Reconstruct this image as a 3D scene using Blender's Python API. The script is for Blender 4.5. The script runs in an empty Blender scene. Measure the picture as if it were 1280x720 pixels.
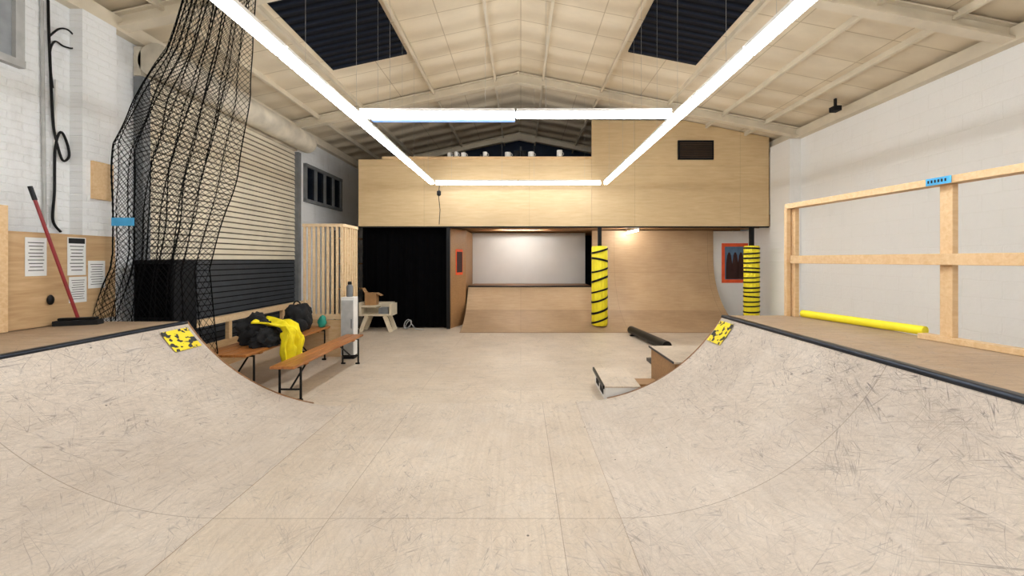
import bpy, bmesh, math, random
from mathutils import Vector, Matrix, noise
random.seed(4)
SC=bpy.context.scene
C=SC.collection
pi=math.pi

# ------------------------------------------------------------------ materials
def lin(c):
    return tuple(((x/255)/12.92 if x/255<=.04045 else (((x/255)+.055)/1.055)**2.4) for x in c)+(1,)
class N:
    def __init__(s,name):
        s.m=bpy.data.materials.new(name); s.m.use_nodes=True
        s.t=s.m.node_tree; s.b=s.t.nodes["Principled BSDF"]
    def n(s,typ,**kw):
        nd=s.t.nodes.new(typ)
        for k,v in kw.items(): setattr(nd,k,v)
        return nd
    def l(s,a,b): s.t.links.new(a,b)
    def vec(s,plane='xy',uv=False):
        tc=s.n('ShaderNodeTexCoord')
        if uv: return tc.outputs['UV']
        if plane=='xyz': return tc.outputs['Object']
        sp=s.n('ShaderNodeSeparateXYZ'); s.l(tc.outputs['Object'],sp.inputs[0])
        cb=s.n('ShaderNodeCombineXYZ')
        for i,ch in enumerate(plane): s.l(sp.outputs['xyz'.index(ch)],cb.inputs[i])
        return cb.outputs[0]
    def map(s,v,scale=(1,1,1),rot=0,loc=(0,0,0)):
        if rot:
            m0=s.n('ShaderNodeMapping'); s.l(v,m0.inputs[0]); m0.inputs['Rotation'].default_value=(0,0,rot); v=m0.outputs[0]
        mp=s.n('ShaderNodeMapping'); s.l(v,mp.inputs[0])
        mp.inputs['Scale'].default_value=scale; mp.inputs['Location'].default_value=loc
        return mp.outputs[0]
    def noise(s,v,scale=1,detail=3,rough=.5,dist=0):
        nd=s.n('ShaderNodeTexNoise'); s.l(v,nd.inputs['Vector'])
        nd.inputs['Scale'].default_value=scale; nd.inputs['Detail'].default_value=detail
        nd.inputs['Roughness'].default_value=rough; nd.inputs['Distortion'].default_value=dist
        return nd.outputs[0]
    def rng(s,v,a,b,c=0,d=1):
        nd=s.n('ShaderNodeMapRange'); s.l(v,nd.inputs[0])
        for i,x in enumerate((a,b,c,d)): nd.inputs[i+1].default_value=x
        return nd.outputs[0]
    def math(s,op,a,b=None):
        nd=s.n('ShaderNodeMath',operation=op)
        for i,x in enumerate((a,b)):
            if x is None: continue
            if isinstance(x,(int,float)): nd.inputs[i].default_value=x
            else: s.l(x,nd.inputs[i])
        return nd.outputs[0]
    def mix(s,f,a,b,blend='MIX'):
        nd=s.n('ShaderNodeMix',data_type='RGBA',blend_type=blend)
        for i,x in ((0,f),(6,a),(7,b)):
            if isinstance(x,(int,float)): nd.inputs[i].default_value=x
            elif isinstance(x,tuple): nd.inputs[i].default_value=x
            else: s.l(x,nd.inputs[i])
        return nd.outputs[2]
    def bump(s,h,strength=.3,dist=.01):
        nd=s.n('ShaderNodeBump'); nd.inputs['Strength'].default_value=strength; nd.inputs['Distance'].default_value=dist
        s.l(h,nd.inputs['Height']); s.l(nd.outputs[0],s.b.inputs['Normal'])
    def out(s,col,rough=.5,metal=0):
        if isinstance(col,tuple): s.b.inputs['Base Color'].default_value=col
        else: s.l(col,s.b.inputs['Base Color'])
        s.b.inputs['Roughness'].default_value=rough; s.b.inputs['Metallic'].default_value=metal
        return s.m
    def brick(s,v,w,h,mortar,c1,c2,cm,off=.5,smooth=.1):
        nd=s.n('ShaderNodeTexBrick'); s.l(v,nd.inputs[0]); nd.offset=off
        nd.inputs['Color1'].default_value=c1; nd.inputs['Color2'].default_value=c2; nd.inputs['Mortar'].default_value=cm
        nd.inputs['Scale'].default_value=1; nd.inputs['Mortar Size'].default_value=mortar; nd.inputs['Mortar Smooth'].default_value=smooth
        nd.inputs['Brick Width'].default_value=w; nd.inputs['Row Height'].default_value=h
        return nd

def simple(name,col,rough=.5,metal=0,var=.15,scale=7,bump=0,spec=None):
    k=N(name); v=k.vec('xyz'); c=lin(col)
    f=k.noise(v,scale,4)
    a=tuple(x*(1-var) for x in c[:3])+(1,); b=tuple(min(1,x*(1+var)) for x in c[:3])+(1,)
    if bump: k.bump(k.noise(v,scale*6,4),bump,.01)
    if spec is not None: k.b.inputs['Specular IOR Level'].default_value=spec
    return k.out(k.mix(k.rng(f,.3,.7),a,b),rough,metal)

def ply(name,c1,c2,plane='xy',uv=False,seam=None,scr=0,rough=.5,grain=(1.2,16,1),dirt=.25,screws=False,off=0.0,seamcol=.35,loc=(0,0,0),patch=.3,lip=None):
    k=N(name); v=k.vec(plane,uv)
    if plane=='xyz' and not uv: gs=(grain[0],grain[1],grain[1])
    else: gs=grain
    if loc!=(0,0,0): v=k.map(v,loc=loc)
    g=k.noise(k.map(v,gs),2.2,6,.6,.6)
    col=k.mix(k.rng(g,.3,.7),lin(c1),lin(c2))
    bl=k.noise(v,.9,4,.6)
    col=k.mix(k.rng(bl,.35,.7,0,dirt),col,(.36,.30,.25,1),'MULTIPLY')
    if seam:
        br=k.brick(v,seam[0],seam[1],.0028,(1,1,1,1),(.95,.94,.93,1),(seamcol,seamcol*.95,seamcol*.9,1),off)
        col=k.mix(1.0,col,br.outputs['Color'],'MULTIPLY')
    if scr:
        tot=None
        specs=[((.35,4,1),.3,.0055),((.3,3.2,1),1.1,.0045),((.4,5,1),2.0,.006),((.5,7,1),.75,.008),((.3,4.5,1),2.5,.0055),((.3,3,1),2.9,.0045),((.6,9,1),1.6,.009),((.5,8,1),.05,.009),((.9,14,1),1.35,.011),((.9,13,1),2.2,.011),((1.0,18,1),.5,.013),((1.1,17,1),2.7,.013)]
        for i,(sc,ro,w) in enumerate(specs):
            nz=k.noise(k.map(v,sc,ro,(i*7.3,i*3.1,i*1.7)),1.5,2,.5,0)
            d=k.math('ABSOLUTE',k.math('SUBTRACT',nz,.5))
            ln=k.rng(d,0,w,1,0)
            mk=k.rng(k.noise(k.map(v,(1,1,1),0,(i*5.1,3*i,i)),3.2,6,.8),.44,.6,0,.75)
            ln=k.math('MULTIPLY',ln,mk)
            tot=ln if tot is None else k.math('MAXIMUM',tot,ln)
        sm=k.rng(k.noise(k.map(v,(3,14,1),.6),3,10,.95),.48,.66,0,.6)
        sm2=k.rng(k.noise(k.map(v,(15,4,1),.2),3,10,.95),.48,.66,0,.5)
        sm3=k.rng(k.noise(v,22,6,.85),.58,.7,0,.55)
        tot=k.math('MAXIMUM',tot,k.math('MAXIMUM',sm3,k.math('MAXIMUM',sm,sm2)))
        big=k.rng(k.noise(v,.8,5,.65),.36,.62,.55,1)
        if lip:
            sp=k.n('ShaderNodeSeparateXYZ'); k.l(v,sp.inputs[0])
            big=k.math('ADD',big,k.rng(sp.outputs[1],lip[0],lip[1],0,.5))
        tot=k.math('MULTIPLY',tot,big)
        col=k.mix(k.math('MULTIPLY',tot,scr),col,(.17,.14,.13,1))
        pl=k.rng(k.noise(k.map(v,(1,1,1),0,(9,2,4)),3.5,5,.7),.5,.8,0,patch)
        col=k.mix(pl,col,(.70,.65,.6,1))
    if screws:
        vo=k.n('ShaderNodeTexVoronoi'); vo.inputs['Scale'].default_value=1/.28; vo.inputs['Randomness'].default_value=.5
        k.l(v,vo.inputs['Vector'])
        col=k.mix(k.rng(vo.outputs['Distance'],.022,.034,.85,0),col,(.05,.04,.04,1))
    k.bump(g,.05,.003)
    return k.out(col,rough)

m_floor=ply('floor_plywood',(225,209,188),(213,195,172),seam=(2.44,1.22),scr=.9,dirt=.3,off=.5,screws=True,seamcol=.7)
m_ramp=ply('ramp_plywood',(224,211,196),(212,197,180),uv=True,seam=(2.44,2.44),scr=1,dirt=.35,screws=True,off=0,seamcol=.6,lip=(.6,2.0))
m_rflat=ply('ramp_flat_plywood',(225,210,191),(213,196,175),uv=True,seam=(2.44,1.42),scr=.95,dirt=.3,screws=True,off=0,seamcol=.6)
m_birch=ply('birch_plywood',(226,199,156),(213,183,136),plane='xz',seam=(2.44,1.8),grain=(1,9,1),dirt=.12,off=0,seamcol=.65,loc=(.8,.4,0))
m_brown=ply('brown_plywood',(204,174,138),(190,158,120),uv=True,seam=(2.44,1.1),dirt=.3,scr=0,seamcol=.6)
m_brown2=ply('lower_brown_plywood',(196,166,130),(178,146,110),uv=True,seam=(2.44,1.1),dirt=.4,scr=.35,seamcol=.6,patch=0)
m_deck=ply('deck_plywood',(204,177,146),(180,152,120),seam=(1.22,2.44),scr=1,dirt=.4,screws=True,patch=.2)
m_side=ply('side_plywood',(160,114,70),(126,84,50),plane='xyz',dirt=.4)
m_pine=ply('pine_timber',(236,204,160),(218,178,128),plane='xyz',grain=(3,14,1),dirt=.1)
m_slatpine=ply('pale_pine_battens',(240,214,176),(226,192,148),plane='xyz',grain=(3,14,1),dirt=.08)
m_pineply=ply('pine_ply_board',(214,180,136),(188,150,106),plane='yz',grain=(1,9,1),dirt=.2)
m_bench=ply('bench_varnished',(190,124,66),(152,92,44),plane='xyz',grain=(14,1.2,1),dirt=.3,rough=.35)
m_boxbrown=ply('box_brown_ply',(180,138,92),(152,112,70),plane='xyz',dirt=.3)
m_blk=simple('black_steel',(24,24,26),.4,.6)
m_coping=simple('steel_coping',(52,56,64),.35,.8)
m_fab=simple('black_fabric',(18,18,20),.9,bump=.4)
m_curt=simple('black_curtain',(6,6,7),1,spec=.05)
m_net=simple('black_cord',(12,12,14),.9,spec=.1)
m_yel=simple('yellow_foam',(252,234,40),.6,var=.05)
m_yfab=simple('yellow_fabric',(244,222,20),.8,bump=.3)
m_wht=simple('white_paint',(232,230,226),.5,var=.05)
m_creamwood=simple('cream_painted_wood',(222,208,182),.6,var=.08)
m_whb=simple('white_board',(226,224,220),.6,var=.03,scale=2)
m_paper=simple('paper',(236,236,234),.8,var=.03)
m_ink=simple('ink',(25,25,28),.8)
m_red=simple('red_handle',(140,30,34),.4)
m_blue=simple('blue_plastic',(70,170,225),.5)
m_teal=simple('teal_plastic',(40,150,130),.5)
m_grey=simple('grey_paint',(120,122,124),.6)
m_lgrey=simple('pale_grey_paint',(176,176,174),.6)
m_dark=simple('dark_panel',(22,23,26),.7,spec=.2)
m_navy=simple('navy_wall',(46,56,76),.8)
m_cream=simple('cream_steel',(222,210,188),.6,var=.08,scale=3)
m_drum=simple('shutter_drum_dirty',(206,197,180),.7,var=.25,scale=3)
m_slat=simple('shutter_cream',(224,214,192),.5,var=.1,scale=2)
m_groove=simple('shutter_groove',(90,78,64),.8)
m_char=simple('shutter_charcoal',(56,60,66),.5)
m_orange=simple('orange_tape',(250,96,50),.7)
m_skin=simple('poster_brown',(60,30,26),.8)
m_pblue=simple('poster_blue',(90,120,150),.8)
m_card=simple('cardboard',(178,136,92),.9)
m_glass=simple('dark_glass',(22,28,38),.15)
m_glass2=simple('pale_grey_glass',(150,154,158),.3)
def stick():
    k=N('yellow_sticker'); v=k.vec('xy',True)
    f=k.noise(k.map(v,(4,4,1),0,(3,1,0)),1.0,2.5,.55,.3)
    return k.out(k.mix(k.rng(f,.53,.545),lin((248,222,24)),(.01,.01,.01,1)),.5)
m_stick=stick()
def wallmat(name,plane,w,h,bs,dirt,col=(232,230,226),mc=.93):
    k=N(name); v=k.vec(plane)
    vv=k.n('ShaderNodeVectorMath',operation='ADD'); nz=k.n('ShaderNodeTexNoise'); k.l(v,nz.inputs['Vector']); nz.inputs['Scale'].default_value=7
    sc=k.n('ShaderNodeVectorMath',operation='SCALE'); k.l(nz.outputs['Color'],sc.inputs[0]); sc.inputs['Scale'].default_value=.035
    k.l(v,vv.inputs[0]); k.l(sc.outputs[0],vv.inputs[1])
    br=k.brick(vv.outputs[0],w,h,.010,(1,1,1,1),(.985,.985,.98,1),(mc,mc,mc*.99,1),.5,1)
    base=k.mix(1.0,lin(col),br.outputs['Color'],'MULTIPLY')
    st=k.rng(k.noise(k.map(v,(2.5,.6,1)),1.5,6,.7),.54,.78,0,dirt)
    base=k.mix(st,base,(.45,.42,.39,1))
    h1=k.math('SUBTRACT',1.0,br.outputs['Fac'])
    h2=k.math('ADD',k.math('MULTIPLY',h1,.7),k.math('MULTIPLY',k.noise(v,10,7,.75),2.2))
    k.bump(h2,bs,.025)
    return k.out(base,.65)
m_wl=wallmat('white_brick_left','yz',.23,.078,.5,.35,(246,247,248),.985)
m_wr=wallmat('white_block_right','yz',.45,.225,.25,.1,(252,251,249),.965)
m_wf=wallmat('white_wall_far','xz',.45,.225,.2,.1,(250,249,247),.98)
def roofmat():
    k=N('roof_lining'); v=k.vec('xy')
    br=k.brick(v,1.27,.6,.012,(1,1,1,1),(.95,.94,.92,1),(.6,.54,.45,1),0,1)
    st=k.rng(k.noise(k.map(v,(.8,1.6,1)),1.1,5,.65),.42,.75,0,.35)
    col=k.mix(1.0,lin((236,222,197)),br.outputs['Color'],'MULTIPLY')
    col=k.mix(st,col,(.48,.39,.27,1))
    w=k.n('ShaderNodeTexWave',bands_direction='Y'); k.l(v,w.inputs['Vector']); w.inputs['Scale'].default_value=.525; w.inputs['Distortion'].default_value=1.0
    k.bump(w.outputs['Fac'],.6,.08)
    return k.out(col,.7)
m_roof=roofmat()
def corr():
    k=N('dark_corrugated'); v=k.vec('xy')
    w=k.n('ShaderNodeTexWave',bands_direction='Y'); k.l(v,w.inputs['Vector']); w.inputs['Scale'].default_value=2.1
    k.bump(w.outputs['Fac'],1,.04); k.b.inputs['Specular IOR Level'].default_value=.15
    return k.out(k.mix(w.outputs['Fac'],lin((6,9,18)),lin((26,34,50))),.7)
m_corr=corr()
def emit(name,col,st):
    k=N(name); k.out((.9,.9,.9,1)); k.b.inputs['Emission Color'].default_value=col; k.b.inputs['Emission Strength'].default_value=st
    return k.m
m_led=emit('led_diffuser',(.91,.96,1,1),21)
m_ledfar=emit('led_diffuser_dimmer',(.93,.965,1,1),9)
m_ledblue=emit('led_blue_edge',(.05,.33,1,1),.95)
m_tube=emit('tube_light_glass',(1,.98,.94,1),60)

# ------------------------------------------------------------------ mesh tools
class MB:
    def __init__(s): s.v=[];s.f=[];s.mi=[];s.uv=[];s.hasuv=False
    def face(s,pts,m=0,uv=None):
        i=len(s.v); s.v+= [Vector(p) for p in pts]; s.f.append(tuple(range(i,i+len(pts)))); s.mi.append(m)
        s.uv.append(uv or [(0,0)]*len(pts)); 
        if uv: s.hasuv=True
        return s
    def prism(s,c8,m=0):
        i=len(s.v); s.v+=[Vector(p) for p in c8]
        for q in ((0,3,2,1),(4,5,6,7),(0,1,5,4),(1,2,6,5),(2,3,7,6),(3,0,4,7)):
            s.f.append(tuple(i+k for k in q)); s.mi.append(m); s.uv.append([(0,0)]*4)
        return s
    def box(s,a,b,m=0):
        (x0,y0,z0),(x1,y1,z1)=a,b
        s.prism([(x0,y0,z0),(x1,y0,z0),(x1,y1,z0),(x0,y1,z0),(x0,y0,z1),(x1,y0,z1),(x1,y1,z1),(x0,y1,z1)],m); return s
    def beam(s,p0,p1,w,h,m=0,up=(0,0,1)):
        p0,p1=Vector(p0),Vector(p1); d=(p1-p0).normalized(); u=Vector(up)
        sd=d.cross(u)
        if sd.length<1e-4: sd=d.cross(Vector((1,0,0)))
        sd.normalize(); u=sd.cross(d).normalized()
        c=[]
        for p in (p0,p1):
            for a,b in ((-1,-1),(1,-1),(1,1),(-1,1)): c.append(p+sd*(a*w/2)+u*(b*h/2))
        s.prism(c,m); return s
    def tube(s,pts,r,seg=8,m=0,closed=False):
        pts=[Vector(p) for p in pts]; n=len(pts); i0=len(s.v); rr=r if isinstance(r,list) else [r]*n
        prev=None
        for k,p in enumerate(pts):
            if closed: d=pts[(k+1)%n]-pts[k-1]
            else: d=pts[min(k+1,n-1)]-pts[max(k-1,0)]
            d.normalize()
            if prev is None:
                a=d.cross(Vector((0,0,1)))
                if a.length<.05: a=d.cross(Vector((1,0,0)))
            else: a=prev-d*prev.dot(d)
            a.normalize(); prev=a; b=d.cross(a)
            for j in range(seg):
                t=2*pi*j/seg; s.v.append(p+(a*math.cos(t)+b*math.sin(t))*rr[k])
        for k in range(n if closed else n-1):
            for j in range(seg):
                A=i0+k*seg; B=i0+((k+1)%n)*seg
                s.f.append((A+j,A+(j+1)%seg,B+(j+1)%seg,B+j)); s.mi.append(m); s.uv.append([(0,0)]*4)
        if not closed:
            for k in (0,n-1):
                s.f.append(tuple(i0+k*seg+j for j in range(seg))); s.mi.append(m); s.uv.append([(0,0)]*seg)
        return s
    def lathe(s,prof,cx,cy,seg=24,m=0,lobe=0,nl=12):
        i0=len(s.v); n=len(prof)
        for r,z in prof:
            for j in range(seg):
                t=2*pi*j/seg; q=r*(1+lobe*abs(math.sin(nl*t/2)))
                s.v.append(Vector((cx+q*math.cos(t),cy+q*math.sin(t),z)))
        for k in range(n-1):
            for j in range(seg):
                A=i0+k*seg;B=A+seg
                s.f.append((A+j,A+(j+1)%seg,B+(j+1)%seg,B+j)); s.mi.append(m); s.uv.append([(0,0)]*4)
        for k in (0,n-1):
            s.f.append(tuple(i0+k*seg+j for j in range(seg))); s.mi.append(m); s.uv.append([(0,0)]*seg)
        return s
    def blob(s,c,sz,sub=4,amp=.2,fr=2.5,m=0,seed=0,flat=None):
        bm=bmesh.new(); bmesh.ops.create_icosphere(bm,subdivisions=sub,radius=1)
        i0=len(s.v)
        for v in bm.verts:
            p=v.co.copy(); q=p*fr+Vector((seed,seed*2,0))
            k=1+amp*(noise.noise(q)+.5*(1-abs(noise.noise(q*2.1)))*1-.3)+amp*.35*noise.noise(q*4)
            p=Vector((p.x*sz[0],p.y*sz[1],p.z*sz[2]))*k+Vector(c)
            if flat is not None and p.z<flat: p.z=flat
            s.v.append(p)
        for f in bm.faces:
            s.f.append(tuple(i0+v.index for v in f.verts)); s.mi.append(m); s.uv.append([(0,0)]*3)
        bm.free(); return s
    def build(s,name,mats,parent=None,origin=None,bevel=0,smooth=False,label=None,cat=None,group=None,kind=None,angle=.6):
        if not isinstance(mats,(list,tuple)): mats=[mats]
        if parent is not None: o=Vector(parent['_b'])
        elif origin is not None: o=Vector(origin)
        elif kind=='structure': o=Vector((0,0,0))
        else:
            xs=[p.x for p in s.v];ys=[p.y for p in s.v];zs=[p.z for p in s.v]
            o=Vector(((min(xs)+max(xs))/2,(min(ys)+max(ys))/2,min(zs)))
        me=bpy.data.meshes.new(name); me.from_pydata([p-o for p in s.v],[],s.f)
        for mm in mats: me.materials.append(mm)
        for p,mi in zip(me.polygons,s.mi): p.material_index=mi
        if s.hasuv:
            ul=me.uv_layers.new(name='UVMap'); li=0
            for u in s.uv:
                for q in u: ul.data[li].uv=q; li+=1
        bm=bmesh.new(); bm.from_mesh(me)
        if smooth and s.hasuv: bmesh.ops.remove_doubles(bm,verts=bm.verts,dist=1e-5)
        bmesh.ops.recalc_face_normals(bm,faces=bm.faces); bm.to_mesh(me); bm.free()
        if smooth:
            for p in me.polygons: p.use_smooth=True
            me.set_sharp_from_angle(angle=angle)
        ob=bpy.data.objects.new(name,me); C.objects.link(ob)
        if parent is not None: ob.parent=parent
        else: ob.location=o; ob['_b']=list(o)
        if bevel:
            b=ob.modifiers.new('bevel','BEVEL'); b.width=bevel; b.segments=2; b.limit_method='ANGLE'
        if label: ob['label']=label
        if cat: ob['category']=cat
        if group: ob['group']=group
        if kind: ob['kind']=kind
        return ob
def thing(name,base,label,cat,group=None):
    e=bpy.data.objects.new(name,None); e.empty_display_size=.1; C.objects.link(e)
    e.location=base; e['_b']=list(base); e['label']=label; e['category']=cat
    if group: e['group']=group
    return e
def S(mb,name,mat,**k): return mb.build(name,mat,kind='structure',**k)

# ------------------------------------------------------------------ room
XL,XR=-4.9,6.0; Y0,Y1=-3.0,13.2
ZA=5.61; XA=-.05
def roof(x): return ZA+.217*(x-XA) if x<XA else ZA-.198*(x-XA)
S(MB().box((XL-.2,Y0-.2,-.15),(XR+.2,Y1+.2,0)),'floor',m_floor)
S(MB().box((XL-.2,Y0,0),(XL,Y1,roof(XL))),'wall_left',m_wl)
S(MB().box((XR,Y0,0),(XR+.2,Y1,roof(XR))),'wall_right',m_wr)
def gable(y0,y1):
    m=MB()
    for x0,x1 in ((XL-.2,XA),(XA,XR+.2)):
        m.prism([(x0,y0,0),(x1,y0,0),(x1,y1,0),(x0,y1,0),(x0,y0,roof(x0)),(x1,y0,roof(x1)),(x1,y1,roof(x1)),(x0,y1,roof(x0))])
    return m
S(gable(Y1,Y1+.2),'wall_far',m_navy)
S(gable(Y0-.2,Y0),'wall_near',m_wf)
m=MB()
for x0,x1 in ((XL-.2,XA),(XA,XR+.2)):
    a,b=roof(x0),roof(x1)
    m.prism([(x0,Y0-.2,a),(x1,Y0-.2,b),(x1,Y1+.2,b),(x0,Y1+.2,a),(x0,Y0-.2,a+.12),(x1,Y0-.2,b+.12),(x1,Y1+.2,b+.12),(x0,Y1+.2,a+.12)])
S(m,'ceiling',m_roof)
# rooflights
k=1
for x0,x1 in ((-3.25,-1.97),(1.86,3.03)):
    for y0,y1 in ((4.2,6.86),(-1.5,1.2)):
        m=MB(); e=.03
        m.prism([(x0,y0,roof(x0)-e),(x1,y0,roof(x1)-e),(x1,y1,roof(x1)-e),(x0,y1,roof(x0)-e),(x0,y0,roof(x0)-.003),(x1,y0,roof(x1)-.003),(x1,y1,roof(x1)-.003),(x0,y1,roof(x0)-.003)])
        S(m,'window_%d'%k,m_corr); k+=1
# purlins
for i,x in enumerate((-4.3,-3.36,-1.86,-.55,.48,1.72,3.14,4.3,5.2)):
    z=roof(x)-.05; up=(-.2,0,1) if x<XA else (.2,0,1)
    m=MB().beam((x,Y0,z),(x,Y1,z),.045,.095,up=up)
    m.build('purlin',m_cream,label='cream painted steel purlin running along the roof lining',cat='roof beam',group='roof purlins')
# portal frames
for y in (-1.2,4.76,8.44,12.4):
    f=thing('portal_frame',(XA,y,4.4),'cream painted steel portal rafter spanning the hall under the roof','roof beam','portal frames')
    for x in (XL+.02,XR-.02):
        z0=roof(x)-.2; 
        m=MB()
        u=(XA,y,ZA-.2)
        m.beam((x,y,z0),u,.14,.03); m.beam((x,y,z0+.085),(XA,y,ZA-.115),.025,.16); m.beam((x,y,z0+.16),(XA,y,ZA-.04),.14,.02)
        m.build('rafter',m_cream,parent=f)
    m=MB().beam((XA-.5,y-.01,roof(XA-.5)-.23),(XA,y-.01,ZA-.23),.12,.05).beam((XA+.5,y-.01,roof(XA+.5)-.23),(XA,y-.01,ZA-.23),.12,.05)
    m.box((XA-.015,y-.08,ZA-.25),(XA+.015,y+.08,ZA-.02))
    m.build('apex_plate',m_cream,parent=f)
# wall plates
S(MB().box((XR-.14,Y0,4.2),(XR-.001,Y1,4.38)),'trim_1',m_cream)
S(MB().box((XL+.001,Y0,4.33),(XL+.12,Y1,4.5)),'trim_2',m_cream)
# pilasters
S(MB().box((5.76,8.48,0),(XR-.001,9.15,4.2)),'trim_3',m_wf)
S(MB().box((XL+.001,4.3,0),(XL+.14,4.66,4.33)),'trim_4',m_wl)
def win(n,y0,y1,z0,z1,nm,fm=m_grey,gl=m_glass):
    m=MB(); x=XL+.001
    m.box((x,y0,z0),(x+.02,y1,z1),1)
    for i in range(nm+1):
        y=y0+(y1-y0)*i/nm; m.box((x,y-.035,z0),(x+.06,y+.035,z1),0)
    for z in (z0,z1): m.box((x,y0-.035,z-.035),(x+.07,y1+.035,z+.035),0)
    S(m,'window_%d'%n,[fm,gl])
win(5,8.95,10.7,2.95,3.75,4)
win(6,2.9,3.83,3.5,4.25,3,m_lgrey,m_glass2)
S(MB().box((5.04,10.42,0),(5.999,10.5,2.36)),'wall_return',m_wf)
S(MB().box((-1.42,11.5,0),(1.87,11.56,2.38)),'wall_screen',m_whb)

# ------------------------------------------------------------------ ramps
def arc_ramp(name,xs,sgn,R,H,xdeck,y0,y1,label,t=.03,z0=.0):
    th=math.acos(1-(H-z0)/R); n=28
    P=[(xs+sgn*R*math.sin(th*i/n), z0+R*(1-math.cos(th*i/n)), R*th*i/n, th*i/n) for i in range(n+1)]
    e=thing(name,(xs+sgn*1.5,(y0+y1)/2,0),label,'skate ramp')
    m=MB(); off=.010; ou=.0 if sgn>0 else 4.88
    for a,b in zip(P,P[1:]):
        m.face([(a[0],y0,a[1]+off),(b[0],y0,b[1]+off),(b[0],y1,b[1]+off),(a[0],y1,a[1]+off)],0,[(y0+ou,a[2]+.001),(y0+ou,b[2]+.001),(y1+ou,b[2]+.001),(y1+ou,a[2]+.001)])
    m.build('transition',m_ramp,parent=e,smooth=True)
    m=MB()
    for a,b in zip(P,P[1:]):
        zb=[max(0.0,q[1]-.0) for q in (a,b)]
        m.prism([(a[0],y0,0),(b[0],y0,0),(b[0],y1,0),(a[0],y1,0),(a[0],y0,zb[0]+.007),(b[0],y0,zb[1]+.007),(b[0],y1,zb[1]+.007),(a[0],y1,zb[0]+.007)])
    m.build('side_panel',m_side,parent=e)
    xl=P[-1][0]; lo,hi=sorted((xl+sgn*.02,xdeck))
    MB().box((lo,y0,H-.02),(hi,y1,H+.012)).build('deck',m_deck,parent=e)
    MB().box((lo+.01,y1-.03,0),(hi-.01,y1-.001,H-.021)).build('side_panel',m_side,parent=e)
    MB().tube([(xl,y0,H),(xl,y1,H)],.02,12).box((min(xl,xl+sgn*.06),y0,H+.011),(max(xl,xl+sgn*.06),y1,H+.015)).build('coping',m_coping,parent=e,smooth=True)
    m=MB()
    for a,b in zip(P[5:],P[6:]):
        m.prism([(a[0],y1,max(0,a[1]-.05)),(b[0],y1,max(0,b[1]-.05)),(b[0],y1+.02,max(0,b[1]-.05)),(a[0],y1+.02,max(0,a[1]-.05)),(a[0],y1,a[1]+.014),(b[0],y1,b[1]+.014),(b[0],y1+.02,b[1]+.014),(a[0],y1+.02,a[1]+.014)])
    m.build('edge_strip',m_side,parent=e)
    return e,th
Lr,thL=arc_ramp('quarter_pipe',-1.893,-1,2.1,.92,XL+.002,-2.2,4.3,'scuffed plywood quarter pipe with steel coping beside the white brick wall')
Rr,thR=arc_ramp('quarter_pipe',.616,1,1.9,.965,3.28,-2.2,4.45,'scuffed plywood quarter pipe with steel coping below the timber railing')
m=MB(); m.box((-1.893,-2.2,.0005),(.616,4.40,.0065))
f0=lambda x:x+1.18+1.42
m.face([(-1.893,-2.2,.0075),(.616,-2.2,.0075),(.616,4.40,.0075),(-1.893,4.40,.0075)],0,[(-2.2,f0(-1.893)),(-2.2,f0(.616)),(4.40,f0(.616)),(4.40,f0(-1.893))])
m.build('ramp_flat_panel',m_rflat,label='scuffed flat plywood bottom sheet between two quarter pipes',cat='skate ramp')
# stickers on ramps
def sticker(xs,sgn,R,t0,t1,y0,y1,lab):
    m=MB();n=6
    for i in range(n):
        a=t0+(t1-t0)*i/n;b=t0+(t1-t0)*(i+1)/n; q=R-.0165
        f=lambda t:(xs+sgn*(q)*math.sin(t), R-q*math.cos(t)+.0)
        (xa,za),(xb,zb)=f(a),f(b)
        m.face([(xa,y0,za),(xb,y0,zb),(xb,y1,zb),(xa,y1,za)],0,[(0,i/n),(0,(i+1)/n),(1,(i+1)/n),(1,i/n)])
    m.build('sticker',m_stick,label=lab,cat='sticker')
sticker(-1.893,-1,2.1,thL-.15,thL-.03,3.93,4.25,'yellow sticker with black artwork stuck on the ramp')
sticker(.616,1,1.9,thR-.17,thR-.03,4.14,4.42,'yellow sticker with black print near the ramp coping')

# far quarter pipe
def far_ramp(name,x0,x1,ztop,label,ext):
    yc,R=8.7,1.65
    th=math.acos(1-min(ztop,R)/R) if ztop<R else pi/2
    n=26; P=[(yc+R*math.sin(th*i/n),R*(1-math.cos(th*i/n)),R*th*i/n) for i in range(n+1)]
    if ztop>R: P.append((P[-1][0]+.001,ztop,P[-1][2]+ztop-R))
    e=thing(name,((x0+x1)/2,9.6,0),label,'skate ramp')
    m=MB()
    for a,b in zip(P,P[1:]):
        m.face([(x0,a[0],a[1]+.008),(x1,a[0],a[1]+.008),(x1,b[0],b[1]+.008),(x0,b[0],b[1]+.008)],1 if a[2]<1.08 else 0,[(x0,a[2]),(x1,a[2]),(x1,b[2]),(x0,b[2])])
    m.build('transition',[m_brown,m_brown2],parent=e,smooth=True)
    m=MB()
    for a,b in zip(P[:n],P[1:n+1]):
        m.prism([(x0,a[0],0),(x1,a[0],0),(x1,b[0],0),(x0,b[0],0),(x0,a[0],a[1]+.004),(x1,a[0],a[1]+.004),(x1,b[0],b[1]+.004),(x0,b[0],b[1]+.004)])
    ye=P[-1][0]
    m.box((x0,ye+.001,0),(x1,ye+ext,ztop))
    m.build('side_panel',m_side,parent=e)
    if ztop<R:
        MB().tube([(x0,ye,ztop),(x1,ye,ztop)],.022,10).build('coping',m_blk,parent=e,smooth=True)
    return e
far_ramp('back_quarter_pipe',-1.35,1.86,.92,'low brown plywood quarter pipe below a white board',1.25)
far_ramp('wall_ride_ramp',1.865,5.03,2.36,'tall brown plywood wall ride curving up to the mezzanine',.07)

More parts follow.
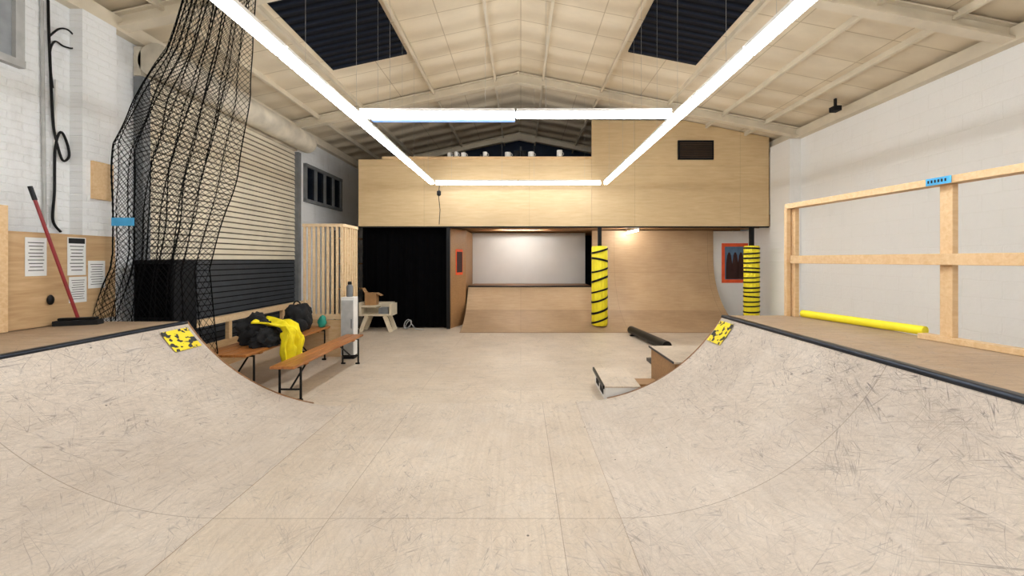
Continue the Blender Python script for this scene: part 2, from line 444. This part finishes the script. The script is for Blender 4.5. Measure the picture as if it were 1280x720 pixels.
# ------------------------------------------------------------------ mezzanine
ZM=2.38
e=thing('mezzanine',(1,11,ZM),'birch plywood fronted mezzanine above the ramps','mezzanine')
MB().box((-3.74,9.24,ZM+.12),(5.99,13.19,ZM+.28)).build('floor_deck',m_boxbrown,parent=e)
m=MB()
for i in range(9):
    y=9.5+i*.43; m.box((-3.7,y,ZM+.02),(5.98,y+.05,ZM+.119))
m.build('joists',m_boxbrown,parent=e)
MB().box((-3.76,9.17,ZM),(.0+1.64,9.235,3.93)).build('fascia_panel',m_birch,parent=e)
m2=MB()
def strip(xa,xb):
    za=min(4.84,roof(xa)-.02); zb=min(4.84,roof(xb)-.02)
    m2.prism([(xa,9.17,ZM),(xb,9.17,ZM),(xb,9.235,ZM),(xa,9.235,ZM),(xa,9.17,za),(xb,9.17,zb),(xb,9.235,zb),(xa,9.235,za)])
strip(1.645,3.8); strip(3.8,5.75)
m2.build('fascia_panel',m_birch,parent=e)
MB().box((-3.2,9.12,3.93),(1.64,9.3,3.985)).build('ledge',m_pine,parent=e,bevel=.004)
MB().box((-3.76,9.165,ZM-.03),(5.75,9.23,ZM)).build('edge_trim',m_dark,parent=e)
for x in (-1.68,1.83,5.36): MB().box((x-.04,9.16,0),(x+.04,9.24,ZM-.03)).build('post',m_blk,parent=e)
v=MB().box((3.63,9.13,3.92),(4.45,9.17,4.36),0)
for i in range(8): v.prism([(3.67,9.125,3.96+i*.047),(4.41,9.125,3.96+i*.047),(4.41,9.11,3.95+i*.047),(3.67,9.11,3.95+i*.047),(3.67,9.125,3.985+i*.047),(4.41,9.125,3.985+i*.047),(4.41,9.11,3.96+i*.047),(3.67,9.11,3.96+i*.047)],1)
v.build('vent_grille',[m_dark,simple('vent_brown',(60,44,30),.6)],parent=e)
for x in (-2.6,-1.3,0,1.2):
    MB().box((x-.03,12.9,ZM+.28),(x+.03,12.96,roof(x)-.3)).build('stud',m_grey,label='grey upright frame against the dark upstairs wall',cat='frame',group='upstairs frames')
MB().box((-3.6,12.86,4.25),(1.6,12.9,4.33)).build('frame_rail',m_grey,label='grey horizontal rail upstairs on the dark wall',cat='frame')
MB().box((-3.6,12.86,3.5),(1.6,12.9,3.56)).build('frame_rail',m_grey,label='grey horizontal rail upstairs on the dark wall',cat='frame')
def mug(x,w,h,mat):
    g=thing('mug',(x,9.2,3.985),'small %s mug standing on the mezzanine ledge'%('white' if mat is m_wht else 'black'),'mug','mugs on the ledge')
    MB().lathe([(w*.42,3.9855),(w*.5,3.995),(w*.5,3.985+h),(w*.45,3.985+h),(w*.42,4.0)],x,9.2,20).build('cup_body',mat,parent=g,smooth=True)
    MB().tube([(x+w*.5+.03*math.sin(t)*1.2-.005,9.2,3.985+h*.5-.035*math.cos(t)) for t in [i*pi/8 for i in range(9)]],.006,6).build('handle',mat,parent=g,smooth=True)
for x,w,h,mt in ((-1.66,.1,.1,m_wht),(-1.5,.1,.12,m_wht),(-1.33,.12,.1,m_wht),(-.83,.1,.12,m_wht),(-.3,.14,.11,m_wht),(-.1,.13,.14,m_dark),(.06,.13,.14,m_dark),(.24,.14,.12,m_wht),(.9,.13,.16,m_wht)): mug(x,w,h,mt)

# partition wall under mezzanine and curtain
e=thing('partition_wall',(-1.5,10.2,0),'brown plywood partition beside the low back ramp','partition')
m=MB(); m.beam((-1.66,9.27,1.17),(-1.40,9.98,1.17),.03,2.34); m.build('panel',m_boxbrown,parent=e)
MB().box((-1.43,10.0,0),(-1.40,11.49,2.36)).build('panel',m_boxbrown,parent=e)
p0=Vector((-1.66,9.27,0));d=(Vector((-1.40,9.98,0))-p0)
a=p0+d*.32+Vector((.022,-.008,1.55));b=p0+d*.75+Vector((.022,-.008,1.55))
MB().beam(a,b,.012,.62,0).beam(a+d*.04+Vector((.008,-.003,0)),b-d*.04+Vector((.008,-.003,0)),.012,.5,1).build('poster',[m_orange,m_skin],label='small orange and brown poster on the plywood partition',cat='poster')
m=MB(); n=90; i0=0
for i in range(n):
    xa=-3.72+2.0*i/n; xb=-3.72+2.0*(i+1)/n
    f=lambda x:9.32+.012*math.sin(x*19)+.008*math.sin(x*47)
    m.prism([(xa,f(xa),.02),(xb,f(xb),.02),(xb,f(xb)+.01,.02),(xa,f(xa)+.01,.02),(xa,f(xa),ZM-.01),(xb,f(xb),ZM-.01),(xb,f(xb)+.01,ZM-.01),(xa,f(xa)+.01,ZM-.01)])
m.build('curtain',m_curt,label='black floor length curtain hanging under the mezzanine',cat='curtain')

# post padding
def padding(x,y,z0,z1,r,nb,lab,amp,w):
    e=thing('post_padding',(x,y,z0),lab,'padding','yellow post padding')
    MB().lathe([(r*.9,z0),(r,z0+.03),(r,z1-.03),(r*.9,z1)],x,y,96,0,.07,14).build('foam_sleeve',m_yel,parent=e,smooth=True)
    for i in range(nb):
        zc=z0+(i+.6+random.uniform(-.12,.12))/(nb+.1)*(z1-z0); ph=amp*random.choice((1,.8,-.6,1.1)); sh=random.uniform(-.3,.3); ww=w*random.uniform(.8,1.2); m=MB()
        for j in range(48):
            t0,t1=2*pi*j/48,2*pi*(j+1)/48; q=r*1.085
            f=lambda t: zc+ph*math.cos(t+sh)
            A=Vector((x+q*math.cos(t0),y+q*math.sin(t0),f(t0)));B=Vector((x+q*math.cos(t1),y+q*math.sin(t1),f(t1)))
            up=Vector((0,0,ww))
            na=Vector((math.cos(t0),math.sin(t0),0))*.006; nb2=Vector((math.cos(t1),math.sin(t1),0))*.006
            m.prism([A-up,B-up,B-up+nb2,A-up+na,A+up,B+up,B+up+nb2,A+up+na])
        m.build('strap',m_blk,parent=e,smooth=True)
padding(1.83,9.2,.09,1.92,.172,8,'yellow foam padding with black straps wrapped round a post',.07,.022)
padding(5.36,9.2,.005,1.93,.155,17,'yellow foam padding with closely spaced black bands round a post',.012,.018)
e=thing('poster',(5.62,10.41,1.3),'poster of dark haired figures edged with orange tape','poster')
MB().box((5.28,10.405,1.0),(5.97,10.412,2.04)).build('tape_border',m_orange,parent=e)
MB().box((5.36,10.398,1.09),(5.89,10.404,1.95)).build('print',m_pblue,parent=e)
m=MB()
for cx in (5.47,5.63,5.78):
    pts=[(cx-.085,1.1),(cx+.085,1.1),(cx+.08,1.5),(cx+.05,1.72),(cx+.02,1.8),(cx-.02,1.8),(cx-.05,1.72),(cx-.08,1.5)]
    m.face([(a,10.396,b) for a,b in pts])
m.build('figures',m_skin,parent=e)

# ------------------------------------------------------------------ lights
ZLt=3.27
def batten(p0,p1,lab,blue=False,mat=None):
    p0,p1=Vector(p0),Vector(p1); c=(p0+p1)/2; d=(p1-p0).normalized()
    e=thing('led_batten_light',c,lab,'ceiling light','suspended light battens')
    MB().beam(p0+d*.01+Vector((0,0,.052)),p1-d*.01+Vector((0,0,.052)),.075,.03).build('housing',m_wht,parent=e)
    MB().beam(p0+d*.004,p1-d*.004,.08,.065).build('diffuser',mat or m_led,parent=e,bevel=.02)
    if blue:
        MB().beam(p0+d*.15+Vector((0,.0,-.05)),p1-d*.01+Vector((0,0,-.05)),.06,.036).build('blue_cover',m_ledblue,parent=e)
    for q in (p0+d*.35,p1-d*.35):
        m=MB().tube([q+Vector((0,0,.06)),(q.x,q.y,roof(q.x)-.02)],.0013,4); m.build('suspension_wire',m_lgrey,parent=e)
lab='bright white linear light batten hanging on wires'
for x in (-1.93,1.84):
    for i in range(-2,4):
        batten((x,1.4+1.8*i,ZLt),(x,3.2+1.8*i,ZLt),lab)
for y in (-2.3,4.57,8.62):
    for i in range(2):
        blue=(y==4.57 and i==0)
        batten((-1.86+1.8*i,y,ZLt),(-.06+1.8*i,y,ZLt),lab+(' with blue cover' if blue else ''),blue,m_ledfar if y>8 else None)
e=thing('tube_light',(2.75,9.9,2.3),'added fill tube light tucked below the mezzanine','ceiling light')
MB().tube([(2.75,9.3,2.3),(2.75,10.25,2.3)],.022,10).build('tube',m_tube,parent=e,smooth=True)
MB().box((2.72,9.28,2.325),(2.78,10.27,2.395)).build('housing',m_wht,parent=e)
e=thing('tube_light',(-.3,10.8,2.3),'added fill tube light tucked below the mezzanine','ceiling light')  # extra fill tube, added to brighten the space under the mezzanine
MB().tube([(-.6,10.56,2.44),(.6,10.56,2.44)],.02,10).build('tube',m_tube,parent=e,smooth=True)
MB().box((-.62,10.54,2.461),(.62,10.58,2.498)).build('housing',m_wht,parent=e)
e=thing('hanging_plug',(-1.85,8.68,2.4),'black plug dangling on a cable from the light','cable')
MB().tube([(-1.78,8.66,3.24),(-1.8,8.67,3.0),(-1.77,8.68,2.7),(-1.79,8.68,2.38)],.008,6).build('cable',m_blk,parent=e)
MB().lathe([(.02,3.0),(.045,3.02),(.045,3.1),(.02,3.12)],-1.79,8.66,12).build('plug',m_blk,parent=e)

# ------------------------------------------------------------------ roller shutter
e=thing('roller_shutter',(XL+.1,7,0),'cream and charcoal slatted roller shutter with drum above','roller shutter')
def slats(z0,z1,ya,yb,mat,name):
    m=MB(); z=z0; x=XL+.03; P=.09
    while z<z1-.01:
        zt=min(z+P,z1)
        m.prism([(x,ya,z+.009),(x+.026,ya,z+.011),(x+.026,yb,z+.011),(x,yb,z+.009),(x,ya,zt-.009),(x+.012,ya,zt-.009),(x+.012,yb,zt-.009),(x,yb,zt-.009)],0)
        z+=P
    m.box((x-.02,ya,z0),(x+.004,yb,z1),1)
    m.build(name,[mat,m_groove if mat is m_slat else m_dark],parent=e)
slats(1.6,4.0,5.1,8.5,m_slat,'upper_slats'); slats(.0,1.6,5.1,8.5,m_char,'lower_slats')
MB().tube([(XL+.27,5.0,4.13),(XL+.27,8.6,4.13)],.21,28).build('drum',m_drum,parent=e,smooth=True)
MB().box((XL+.01,5.0,3.93),(XL+.1,8.5,4.3)).build('header_plate',m_drum,parent=e)
MB().box((XL+.01,8.5,0),(XL+.13,8.6,3.92)).build('guide_rail',m_grey,parent=e)
MB().box((XL+.01,5.0,0),(XL+.13,5.1,3.92)).build('guide_rail',m_grey,parent=e)

# low knee wall behind benches
e=thing('knee_wall',(-4.4,6.3,0),'low pine framed plywood wall in front of the shutter','low wall')
MB().box((-4.54,5.3,.67),(-4.42,8.3,.76)).build('top_rail',m_slatpine,parent=e,bevel=.004)
m=MB(); m.box((-4.5,5.31,0),(-4.47,8.29,.4)); m.build('panel',m_pineply,parent=e)
m=MB()
for i in range(5): y=5.35+i*.68; m.box((-4.5,y,0.401),(-4.44,y+.06,.669))
m.build('studs',m_pine,parent=e)

# ------------------------------------------------------------------ benches
def bench(x0,x1,y0,y1,z,lab,name='beer_bench'):
    e=thing(name,((x0+x1)/2,(y0+y1)/2,0),lab,'bench')
    m=MB(); n=2 if x1-x0<.4 else 4; w=(x1-x0)/n
    for i in range(n): m.box((x0+i*w+.004,y0,z-.03),(x0+(i+1)*w-.004,y1,z))
    for y in (y0+.3,y1-.3): m.box((x0+.02,y-.03,z-.055),(x1-.02,y+.03,z-.0305))
    m.build('seat',m_bench,parent=e,bevel=.006)
    for y,s in ((y0+.16,1),(y1-.16,-1)):
        m=MB(); r=.014
        xa,xb=x0+.02,x1-.02
        m.tube([(xa,y,.005),(xa,y,z-.05),(xb,y,z-.05),(xb,y,.005)],r,8)
        m.tube([(xa,y,.13),(xb,y,.13)],r*.8,8)
        m.tube([((xa+xb)/2,y,.13),((xa+xb)/2,y+s*.4,z-.05)],r*.8,8)
        m.tube([(xa-.02,y,.012),(xa+.04,y,.012)],r,8); m.tube([(xb+.02,y,.012),(xb-.04,y,.012)],r,8)
        m.build('leg_frame',m_blk,parent=e,smooth=True)
bench(-2.76,-2.48,4.34,6.25,.43,'narrow varnished wooden bench with folding black steel legs')
bench(-3.72,-3.12,4.5,6.5,.52,'wide varnished wooden bench piled with coats')
# clothes
MB().blob((-3.44,5.2,.66),(.2,.24,.2),4,.45,2.3,flat=.522,seed=3).blob((-3.22,5.0,.58),(.13,.17,.14),4,.5,3,flat=.522,seed=5).build('black_coat',m_fab,smooth=True,angle=3,label='crumpled black coat heaped on the bench',cat='coat')
m=MB(); 
n=36
def drape(s,t):
    wd=.42-.12*t; y=4.96+.06*t+wd*s+.04*math.sin(6*t+3*s); L=t*.85
    if L<.42: x=-3.38+L; z=.82-.22*L+.03*math.sin(12*s+5*t)
    else:
        x=-2.97+.035*math.sin(14*s+2)+.02*math.sin(27*s); z=.72-(L-.42)*1.0
        z=z-.05*math.sin(8*s+1)
    nn=noise.noise(Vector((s*5,t*5,1)))*.06
    return (x+nn+.0,y,z+nn)
g=[[drape(i/n,j/n) for j in range(n+1)] for i in range(n+1)]
for i in range(n):
    for j in range(n): m.face([g[i][j],g[i+1][j],g[i+1][j+1],g[i][j+1]],0,[(0,0)]*4)
o=m.build('yellow_jacket',m_yfab,smooth=True,angle=3,label='bright yellow jacket draped over the bench edge',cat='jacket'); sm=o.modifiers.new('s','SOLIDIFY'); sm.thickness=.02
e=thing('backpack',(-3.4,6.0,.52),'black backpack slumped on the wooden bench','bag')
MB().blob((-3.42,6.08,.7),(.17,.22,.22),4,.35,2,flat=.522,seed=9).build('bag_body',m_fab,parent=e,smooth=True,angle=3)
MB().blob((-3.3,5.9,.62),(.11,.09,.1),3,.15,2,flat=.522,seed=4).build('pocket',m_fab,parent=e,smooth=True,angle=3)
MB().tube([(-3.42+.05*math.cos(t),6.05,.92+.05*math.sin(t)) for t in [i*pi/8 for i in range(9)]],.01,6).build('strap',m_blk,parent=e)
MB().blob((-3.48,5.62,.6),(.17,.13,.1),4,.4,2.5,flat=.522,seed=14).build('black_hoodie',m_fab,smooth=True,angle=3,label='rolled black hoodie lying on the bench',cat='clothing')
MB().blob((-3.2,6.38,.6),(.06,.07,.1),3,.3,2.5,flat=.522,seed=21).build('teal_bag',m_teal,smooth=True,angle=3,label='small teal bag on the end of the bench',cat='bag')
e=thing('loudspeaker',(-4.5,5.0,0),'large black loudspeaker cabinet standing behind the net','speaker')
MB().box((-4.74,4.85,0),(-4.25,5.2,1.6)).build('cabinet',m_dark,parent=e,bevel=.01)
MB().box((-4.71,4.835,.9),(-4.28,4.849,1.55)).build('grille',m_curt,parent=e)

# ------------------------------------------------------------------ slatted booth
e=thing('slatted_screen',(-3.3,6.85,0),'pale timber slatted screen with upright battens','screen')
x0,x1,y0,y1,zt=-3.6,-2.95,6.55,7.15,2.2
m=MB()
n=9
for i in range(n):
    x=x0+(x1-x0-.035)*i/(n-1); m.box((x,y0,.7),(x+.035,y0+.03,zt-.05))
for i in range(1,7):
    y=y0+(y1-y0-.03)*i/6; m.box((x1-.03,y,.7),(x1,y+.035,zt-.05))
m.build('slats',m_slatpine,parent=e)
MB().box((x0-.01,y0-.01,zt-.049),(x1+.01,y0+.06,zt)).box((x1-.05,y0+.061,zt-.049),(x1+.01,y1+.01,zt)).build('top_frame',m_slatpine,parent=e)
MB().box((x0,y0,.62),(x1,y0+.05,.699)).build('bottom_rail',m_slatpine,parent=e)
MB().box((x0,y0+.01,0),(x0+.03,y1,.61)).box((x0+.031,y0+.01,0),(x1-.01,y0+.03,.61)).build('panel',m_pine,parent=e)
e=thing('white_cabinet',(-2.8,6.5,0),'slim white cabinet beside the slatted screen','cabinet')
MB().box((-2.9,6.38,.06),(-2.69,6.54,1.0)).build('body',m_wht,parent=e,bevel=.005)
MB().box((-2.89,6.37,.08),(-2.70,6.379,.95)).build('door',m_lgrey,parent=e)
MB().box((-2.88,6.4,0),(-2.70,6.53,.059)).build('plinth',m_dark,parent=e)
MB().box((-2.73,6.355,.5),(-2.715,6.369,.65)).build('handle',m_grey,parent=e)
e=thing('coffee_flask',(-2.79,6.46,1.0),'dark flask with black lid standing on the cabinet','flask')
MB().lathe([(.045,1.001),(.05,1.02),(.05,1.17),(.03,1.2)],-2.79,6.46,16).build('body',m_grey,parent=e,smooth=True)
MB().lathe([(.03,1.201),(.032,1.22),(.025,1.25)],-2.79,6.46,16).build('lid',m_blk,parent=e,smooth=True)

# cream work table with splayed legs
e=thing('work_table',(-3.2,8.95,0),'small chunky cream wooden work table with splayed legs','table')
MB().box((-3.58,8.75,.36),(-2.86,9.15,.40)).box((-3.58,8.75,.401),(-3.53,9.15,.66)).box((-2.91,8.75,.401),(-2.86,9.15,.62)).box((-3.529,9.1,.401),(-2.911,9.15,.64)).box((-3.529,8.76,.55),(-3.2,9.09,.59)).build('top_tray',m_creamwood,parent=e)
for sx in (-1,1):
    for yy in (8.8,9.1):
        MB().beam((-3.22+sx*.2,yy,.36),(-3.22+sx*.34,yy,.0),.06,.08).build('leg',m_creamwood,parent=e)
MB().box((-3.16,8.8,.401),(-2.95,9.05,.53)).build('tool_case',m_grey,label='grey tool case on the work table',cat='case')
e=thing('cardboard_box',(-3.35,8.95,.59),'open cardboard box perched on a work table','box')
MB().box((-3.48,8.83,.591),(-3.24,9.03,.86)).build('carton',m_card,parent=e)
MB().beam((-3.24,8.93,.86),(-3.13,8.93,.80),.18,.006).build('flap',m_card,parent=e)
MB().beam((-3.48,8.93,.86),(-3.55,8.93,.97),.18,.006).build('flap',m_card,parent=e)
m=MB()
pts=[(-2.6+.09*math.cos(t)+.012*t/3,9.05+.06*math.sin(t*.8),.13+.1*math.sin(t*1.1)) for t in [i*.35 for i in range(34)]]
pts+= [(-2.4,9.02,.03),(-2.2,9.0,.02)]
m.tube(pts,.01,8); m.build('coiled_hose',m_lgrey,smooth=True,label='tangled pale hose lying on the floor by the curtain',cat='hose')
e=thing('storage_shelf',(-4.1,9.6,0),'dark storage shelf with folded things by the corridor','shelf')
m=MB()
for x in (-4.4,-3.86): 
    for y in (9.3,9.7): m.box((x,y,0),(x+.04,y+.04,2.3))
m.build('uprights',m_dark,parent=e)
for z in (.3,.9,1.5,2.1): MB().box((-4.39,9.31,z),(-3.83,9.73,z+.025)).build('shelf_board',m_boxbrown,parent=e)
MB().blob((-3.5,8.35,.07),(.07,.14,.07),3,.2,2,flat=.002).build('shoe',m_fab,smooth=True,angle=3,label='dark shoe on the plywood floor',cat='shoe')

# ------------------------------------------------------------------ skate obstacles
e=thing('skate_box',(2.1,5,0),'brown plywood skate box with pale top','skate box')
MB().box((1.76,4.52,0),(2.6,5.34,.415)).build('body',m_boxbrown,parent=e)
MB().box((1.74,4.5,.4155),(2.62,5.36,.44)).build('top_sheet',m_floor,parent=e)
MB().box((1.728,4.5,.42),(1.74,5.36,.442)).build('steel_edge',m_coping,parent=e)
e=thing('kicker_ramp',(1.15,4.8,0),'low pale plywood kicker with dark steel edge','skate ramp')
MB().prism([(.96,4.5,0),(1.34,4.5,0),(1.34,5.12,0),(.96,5.12,0),(.96,4.5,.15),(1.34,4.5,.15),(1.34,5.12,.19),(.96,5.12,.19)]) .build('body',m_whb,parent=e)
m=MB(); m.prism([(.95,4.49,.1505),(1.36,4.49,.1505),(1.36,5.13,.1905),(.95,5.13,.1905),(.95,4.49,.165),(1.36,4.49,.165),(1.36,5.13,.205),(.95,5.13,.205)]); m.build('top_sheet',m_floor,parent=e)
MB().beam((.94,4.49,.155),(.94,5.13,.195),.02,.04).build('steel_edge',m_blk,parent=e)
MB().beam((.957,4.6,.07),(.957,4.78,.07),.006,.06).beam((.957,4.86,.08),(.957,5.02,.08),.006,.06).build('notch',m_dark,parent=e)
MB().box((1.37,4.9,0),(1.725,5.15,.06)).build('loose_plank',m_boxbrown,label='short wooden plank lying between two skate obstacles',cat='plank')
e=thing('grind_pipe',(2.45,7.8,0),'black round grind pipe lying on the floor','grind rail')
MB().tube([(2.37,8.5,.1),(2.55,6.9,.1)],.085,20).build('pipe',m_blk,parent=e,smooth=True)
MB().box((2.3,8.3,0),(2.5,8.36,.03)).box((2.45,7.05,0),(2.65,7.11,.03)).build('foot',m_blk,parent=e)
MB().box((2.0,5.6,0),(2.5,6.3,.05)).build('steel_plate',m_coping,label='grey flat plate lying behind the skate box',cat='plate')

# ------------------------------------------------------------------ railing
e=thing('timber_railing',(3.2,3,.977),'pine timber railing on the ramp deck','railing')
zD=.978
def rl(y): return 3.02+(4.42-y)*.14
for y in (4.38,2.98,1.4,0):
    x=rl(y); MB().box((x-.022,y-.045,zD),(x+.022,y+.045,2.165)).build('post',m_pine,parent=e,bevel=.003)
MB().box((2.945,4.385,zD),(2.99,4.43,2.165)).build('post',m_pine,parent=e,bevel=.003)
MB().beam((rl(4.43)-.02,4.43,2.195),(rl(-.1),-.1,2.195),.11,.055).build('top_rail',m_pine,parent=e,bevel=.003)
MB().beam((rl(4.36)-.045,4.36,1.605),(rl(-.1)-.045,-.1,1.605),.044,.085).build('middle_rail',m_pine,parent=e,bevel=.003)
MB().beam((rl(3.2)+.0,3.15,zD+.022),(rl(-.1)+.0,-.1,zD+.022),.09,.042).build('bottom_rail',m_pine,parent=e,bevel=.003)
# blue sticker fixed on the inner face of the top rail above the post
xa,xb=rl(3.06)-.079,rl(2.90)-.079
m=MB().prism([(xa-.003,3.06,2.168),(xb-.003,2.90,2.168),(xb,2.90,2.168),(xa,3.06,2.168),(xa-.003,3.06,2.222),(xb-.003,2.90,2.222),(xb,2.90,2.222),(xa,3.06,2.222)],0)
for i in range(6):
    t0,t1=(i+.6)/7.4,(i+1.1)/7.4
    ya,yb=3.06-.16*t0,3.06-.16*t1; qa,qb=rl(ya)-.083,rl(yb)-.083
    m.prism([(qa-.001,ya,2.185),(qb-.001,yb,2.185),(qb,yb,2.185),(qa,ya,2.185),(qa-.001,ya,2.207),(qb-.001,yb,2.207),(qb,yb,2.207),(qa,ya,2.207)],1)
m.build('label_sticker',[m_blue,m_ink],label='small blue sticker with dark print on the railing',cat='sticker')
e=thing('foam_tube',(3.18,3.8,.978),'yellow foam tube lying along the railing base','foam tube')
MB().tube([(3.06,4.3,1.02),(3.31,3.24,1.02)],.038,20).build('foam',m_yel,parent=e,smooth=True)

MB().tube([(6.0-.35,8.3,.02),(5.7,8.42,1.9)],.015,8).build('metal_pole',m_blk,label='thin dark pole leaning against the white pilaster',cat='pole')
e=thing('floodlight',(5.62,7.1,4.2),'small dark floodlight fixed under the eaves','light')
MB().box((5.55,7.0,4.25),(5.68,7.14,4.34)).build('housing',m_dark,parent=e,bevel=.01)
MB().box((5.6,7.05,4.341),(5.63,7.09,4.48)).build('bracket',m_dark,parent=e)

# ------------------------------------------------------------------ left wall notices
XB=XL+.16
e=thing('notice_board',(XB,4,.933),'plywood sheet on battens carrying paper notices','notice board')
MB().box((XB-.018,3.2,.94),(XB,4.63,1.87)).build('sheet',m_pineply,parent=e)
MB().box((XL+.002,3.3,.94),(XB-.019,3.36,1.85)).box((XL+.002,4.2,.94),(XB-.019,4.26,1.85)).build('batten',m_pine,parent=e)
MB().box((XB+.001,3.5,.94),(XB+.04,3.63,2.1)).build('upright_timber',m_pine,parent=e)
def notice(u0,u1,v0,v1,xw=XB+.002,blk=False):
    y0=-xw*495/(651-u0); y1=-xw*495/(651-u1); ym=(y0+y1)/2
    z1=1.6+(325-v0)*ym/495; z0=1.6-(v1-325)*ym/495
    e=thing('paper_notice',(xw,ym,z0),'white printed paper notice pinned to the plywood','notice','paper notices')
    MB().box((xw,y0,z0),(xw+.003,y1,z1)).build('sheet',m_paper,parent=e)
    m=MB(); h=z1-z0; w=y1-y0; z=z1-.14*h
    if blk: m.box((xw+.0032,y0+.01,z1-.16*h),(xw+.0042,y1-.01,z1-.02*h)); z=z1-.24*h
    i=0
    while z>z0+.1*h:
        k=.12+.1*((i*37)%5)/5
        m.box((xw+.0032,y0+w*k,z-.004*h),(xw+.0042,y1-w*k,z+.016*h)); z-=.09*h; i+=1
    m.build('print',m_ink,parent=e)
notice(31,58,297,345); notice(84,107,297,344,blk=True); notice(86,108,346,378); notice(110,131,326,360)
MB().box((XL+.141,4.38,2.28),(XL+.17,4.6,2.7)).build('wood_block',m_pine,label='square pale wooden block fixed to the brick pilaster',cat='wood block')
MB().blob((XB+.02,3.975,1.2),(.02,.03,.05),3,.1).build('key_hook',m_blk,smooth=True,angle=3,label='small dark hook fixed on the plywood sheet',cat='hook')

# broom
e=thing('broom',(-4.55,4.06,.932),'broom with dark red handle leaning on the wall','broom')
MB().tube([(-4.55,4.07,1.0),(-4.72,3.82,2.27)],.014,10).build('handle',m_red,parent=e,smooth=True)
MB().tube([(-4.708,3.838,2.18),(-4.726,3.812,2.31)],.018,10).build('grip',m_blk,parent=e,smooth=True)
MB().beam((-4.69,4.02,.998),(-4.4,4.12,.998),.06,.025).build('head',m_blk,parent=e,bevel=.01)
MB().beam((-4.71,4.01,.958),(-4.38,4.13,.958),.1,.05).build('bristles',m_fab,parent=e)

# wall cables
e=thing('wall_cable',(XL+.03,4,2),'black cables looping down the white brick wall','cable')
def W(u,v,x=XL+.03): 
    d=-x*495/(651-u); return (x,d,1.6+(325-v)*d/495)
def curve_pts(P,n=8):
    out=[]
    for i in range(len(P)-1):
        p0=Vector(P[max(i-1,0)]);p1=Vector(P[i]);p2=Vector(P[i+1]);p3=Vector(P[min(i+2,len(P)-1)])
        for j in range(n):
            t=j/n; out.append(.5*((2*p1)+(-p0+p2)*t+(2*p0-5*p1+4*p2-p3)*t*t+(-p0+3*p1-3*p2+p3)*t*t*t))
    out.append(Vector(P[-1])); return out
MB().tube(curve_pts([W(60,0),W(61,40),W(64,110),W(66,150),W(70,175),W(78,200),W(86,196),W(84,180),W(76,165),W(69,185),W(68,240),W(66,275),W(76,290)]),.012,6).build('cord',m_blk,parent=e,smooth=True)
MB().tube(curve_pts([W(62,45),W(74,36),W(86,38),W(95,50),W(92,60),W(80,58),W(68,52),W(62,70),W(66,110)]),.009,6).build('cord',m_blk,parent=e,smooth=True)
MB().tube([W(70,100,XL+.02),W(68,220,XL+.02),W(70,282,XL+.02)],.012,8).build('conduit',m_wht,parent=e,smooth=True)
MB().tube([W(52,0,XL+.02),W(54,150,XL+.02),W(56,282,XL+.02)],.015,8).build('conduit',m_lgrey,parent=e,smooth=True)

# ------------------------------------------------------------------ safety net
LE=[(0,-3.85,4.72),(.14,-4.1,4.0),(.33,-4.45,3.45),(.52,-4.70,2.95),(.68,-4.72,2.2),(.85,-4.70,1.5),(1,-4.80,.98)]
RE=[(0,-3.05,4.72),(.14,-3.08,4.2),(.33,-3.12,3.5),(.52,-3.28,2.6),(.68,-3.42,2.1),(.85,-3.6,1.5),(1,-3.5,.5)]
def ip(T,t):
    for a,b in zip(T,T[1:]):
        if t<=b[0]+1e-9:
            k=(t-a[0])/(b[0]-a[0]); return a[1]+(b[1]-a[1])*k, a[2]+(b[2]-a[2])*k
    return T[-1][1:]
def npos(s,t,L):
    xl,zl=ip(LE,t); xr,zr=ip(RE,t)
    if L: s0,s1=.02,.86-.25*t
    else: s0,s1=0,1
    q=s0+(s1-s0)*s
    ss=q+.010*math.sin(q*44+2*t+L)+.03*noise.noise(Vector((q*4,t*6,3+L)))
    x=xl+(xr-xl)*ss; z=zl+(zr-zl)*q-(.10+.06*L)*math.sin(pi*s)*t+.05*noise.noise(Vector((q*4,t*6,L*5)))
    y=4.53+.07*L+.03*math.sin(q*44+pi/2+L)+.03*noise.noise(Vector((q*3,t*5,7+L)))
    y-=.14*max(0,t-.8)/.2*(1-q)
    return Vector((x,y,z))
m=MB()
for L,NS,NT in ((0,36,120),(1,30,112)):
    for i in range(NS+1):
        for j in range(NT):
            o=.5 if j%2 else 0; o2=.5-o
            a=npos(min(1,(i+o)/NS),j/NT,L)
            for di in (0,(1 if j%2 else -1)):
                b_=(i+o2+di if j%2==0 else i+di)
                if 0<=b_<=NS: m.tube([a,npos(b_/NS,(j+1)/NT,L)],.0028,3)
    for ss in (0,1):
        m.tube([npos(ss,j/NT,L) for j in range(NT+1)],.006 if not L else .003,5)
m.build('safety_net',m_net,label='black knotted safety net hanging bunched from the roof',cat='net')
MB().box((-4.55,4.40,1.98),(-4.3,4.406,2.07)).build('tape_tag',m_blue,label='light blue tape tag stuck on the black net',cat='tag')

# ------------------------------------------------------------------ camera, world
cam=bpy.data.cameras.new('camera'); co=bpy.data.objects.new('camera',cam); C.objects.link(co)
co.location=(0,0,1.6); co.rotation_euler=(pi/2,0,0)
cam.sensor_width=36; cam.lens=495/1280*36; cam.shift_x=-11/1280; cam.shift_y=-35/1280; cam.clip_start=.05
SC.camera=co
w=bpy.data.worlds.new('world'); SC.world=w; w.use_nodes=True
w.node_tree.nodes['Background'].inputs[0].default_value=(.5,.6,.8,1); w.node_tree.nodes['Background'].inputs[1].default_value=.3
SC.view_settings.view_transform='Standard'
SC.view_settings.exposure=.47
for o in bpy.data.objects:
    if '_b' in o: del o['_b']
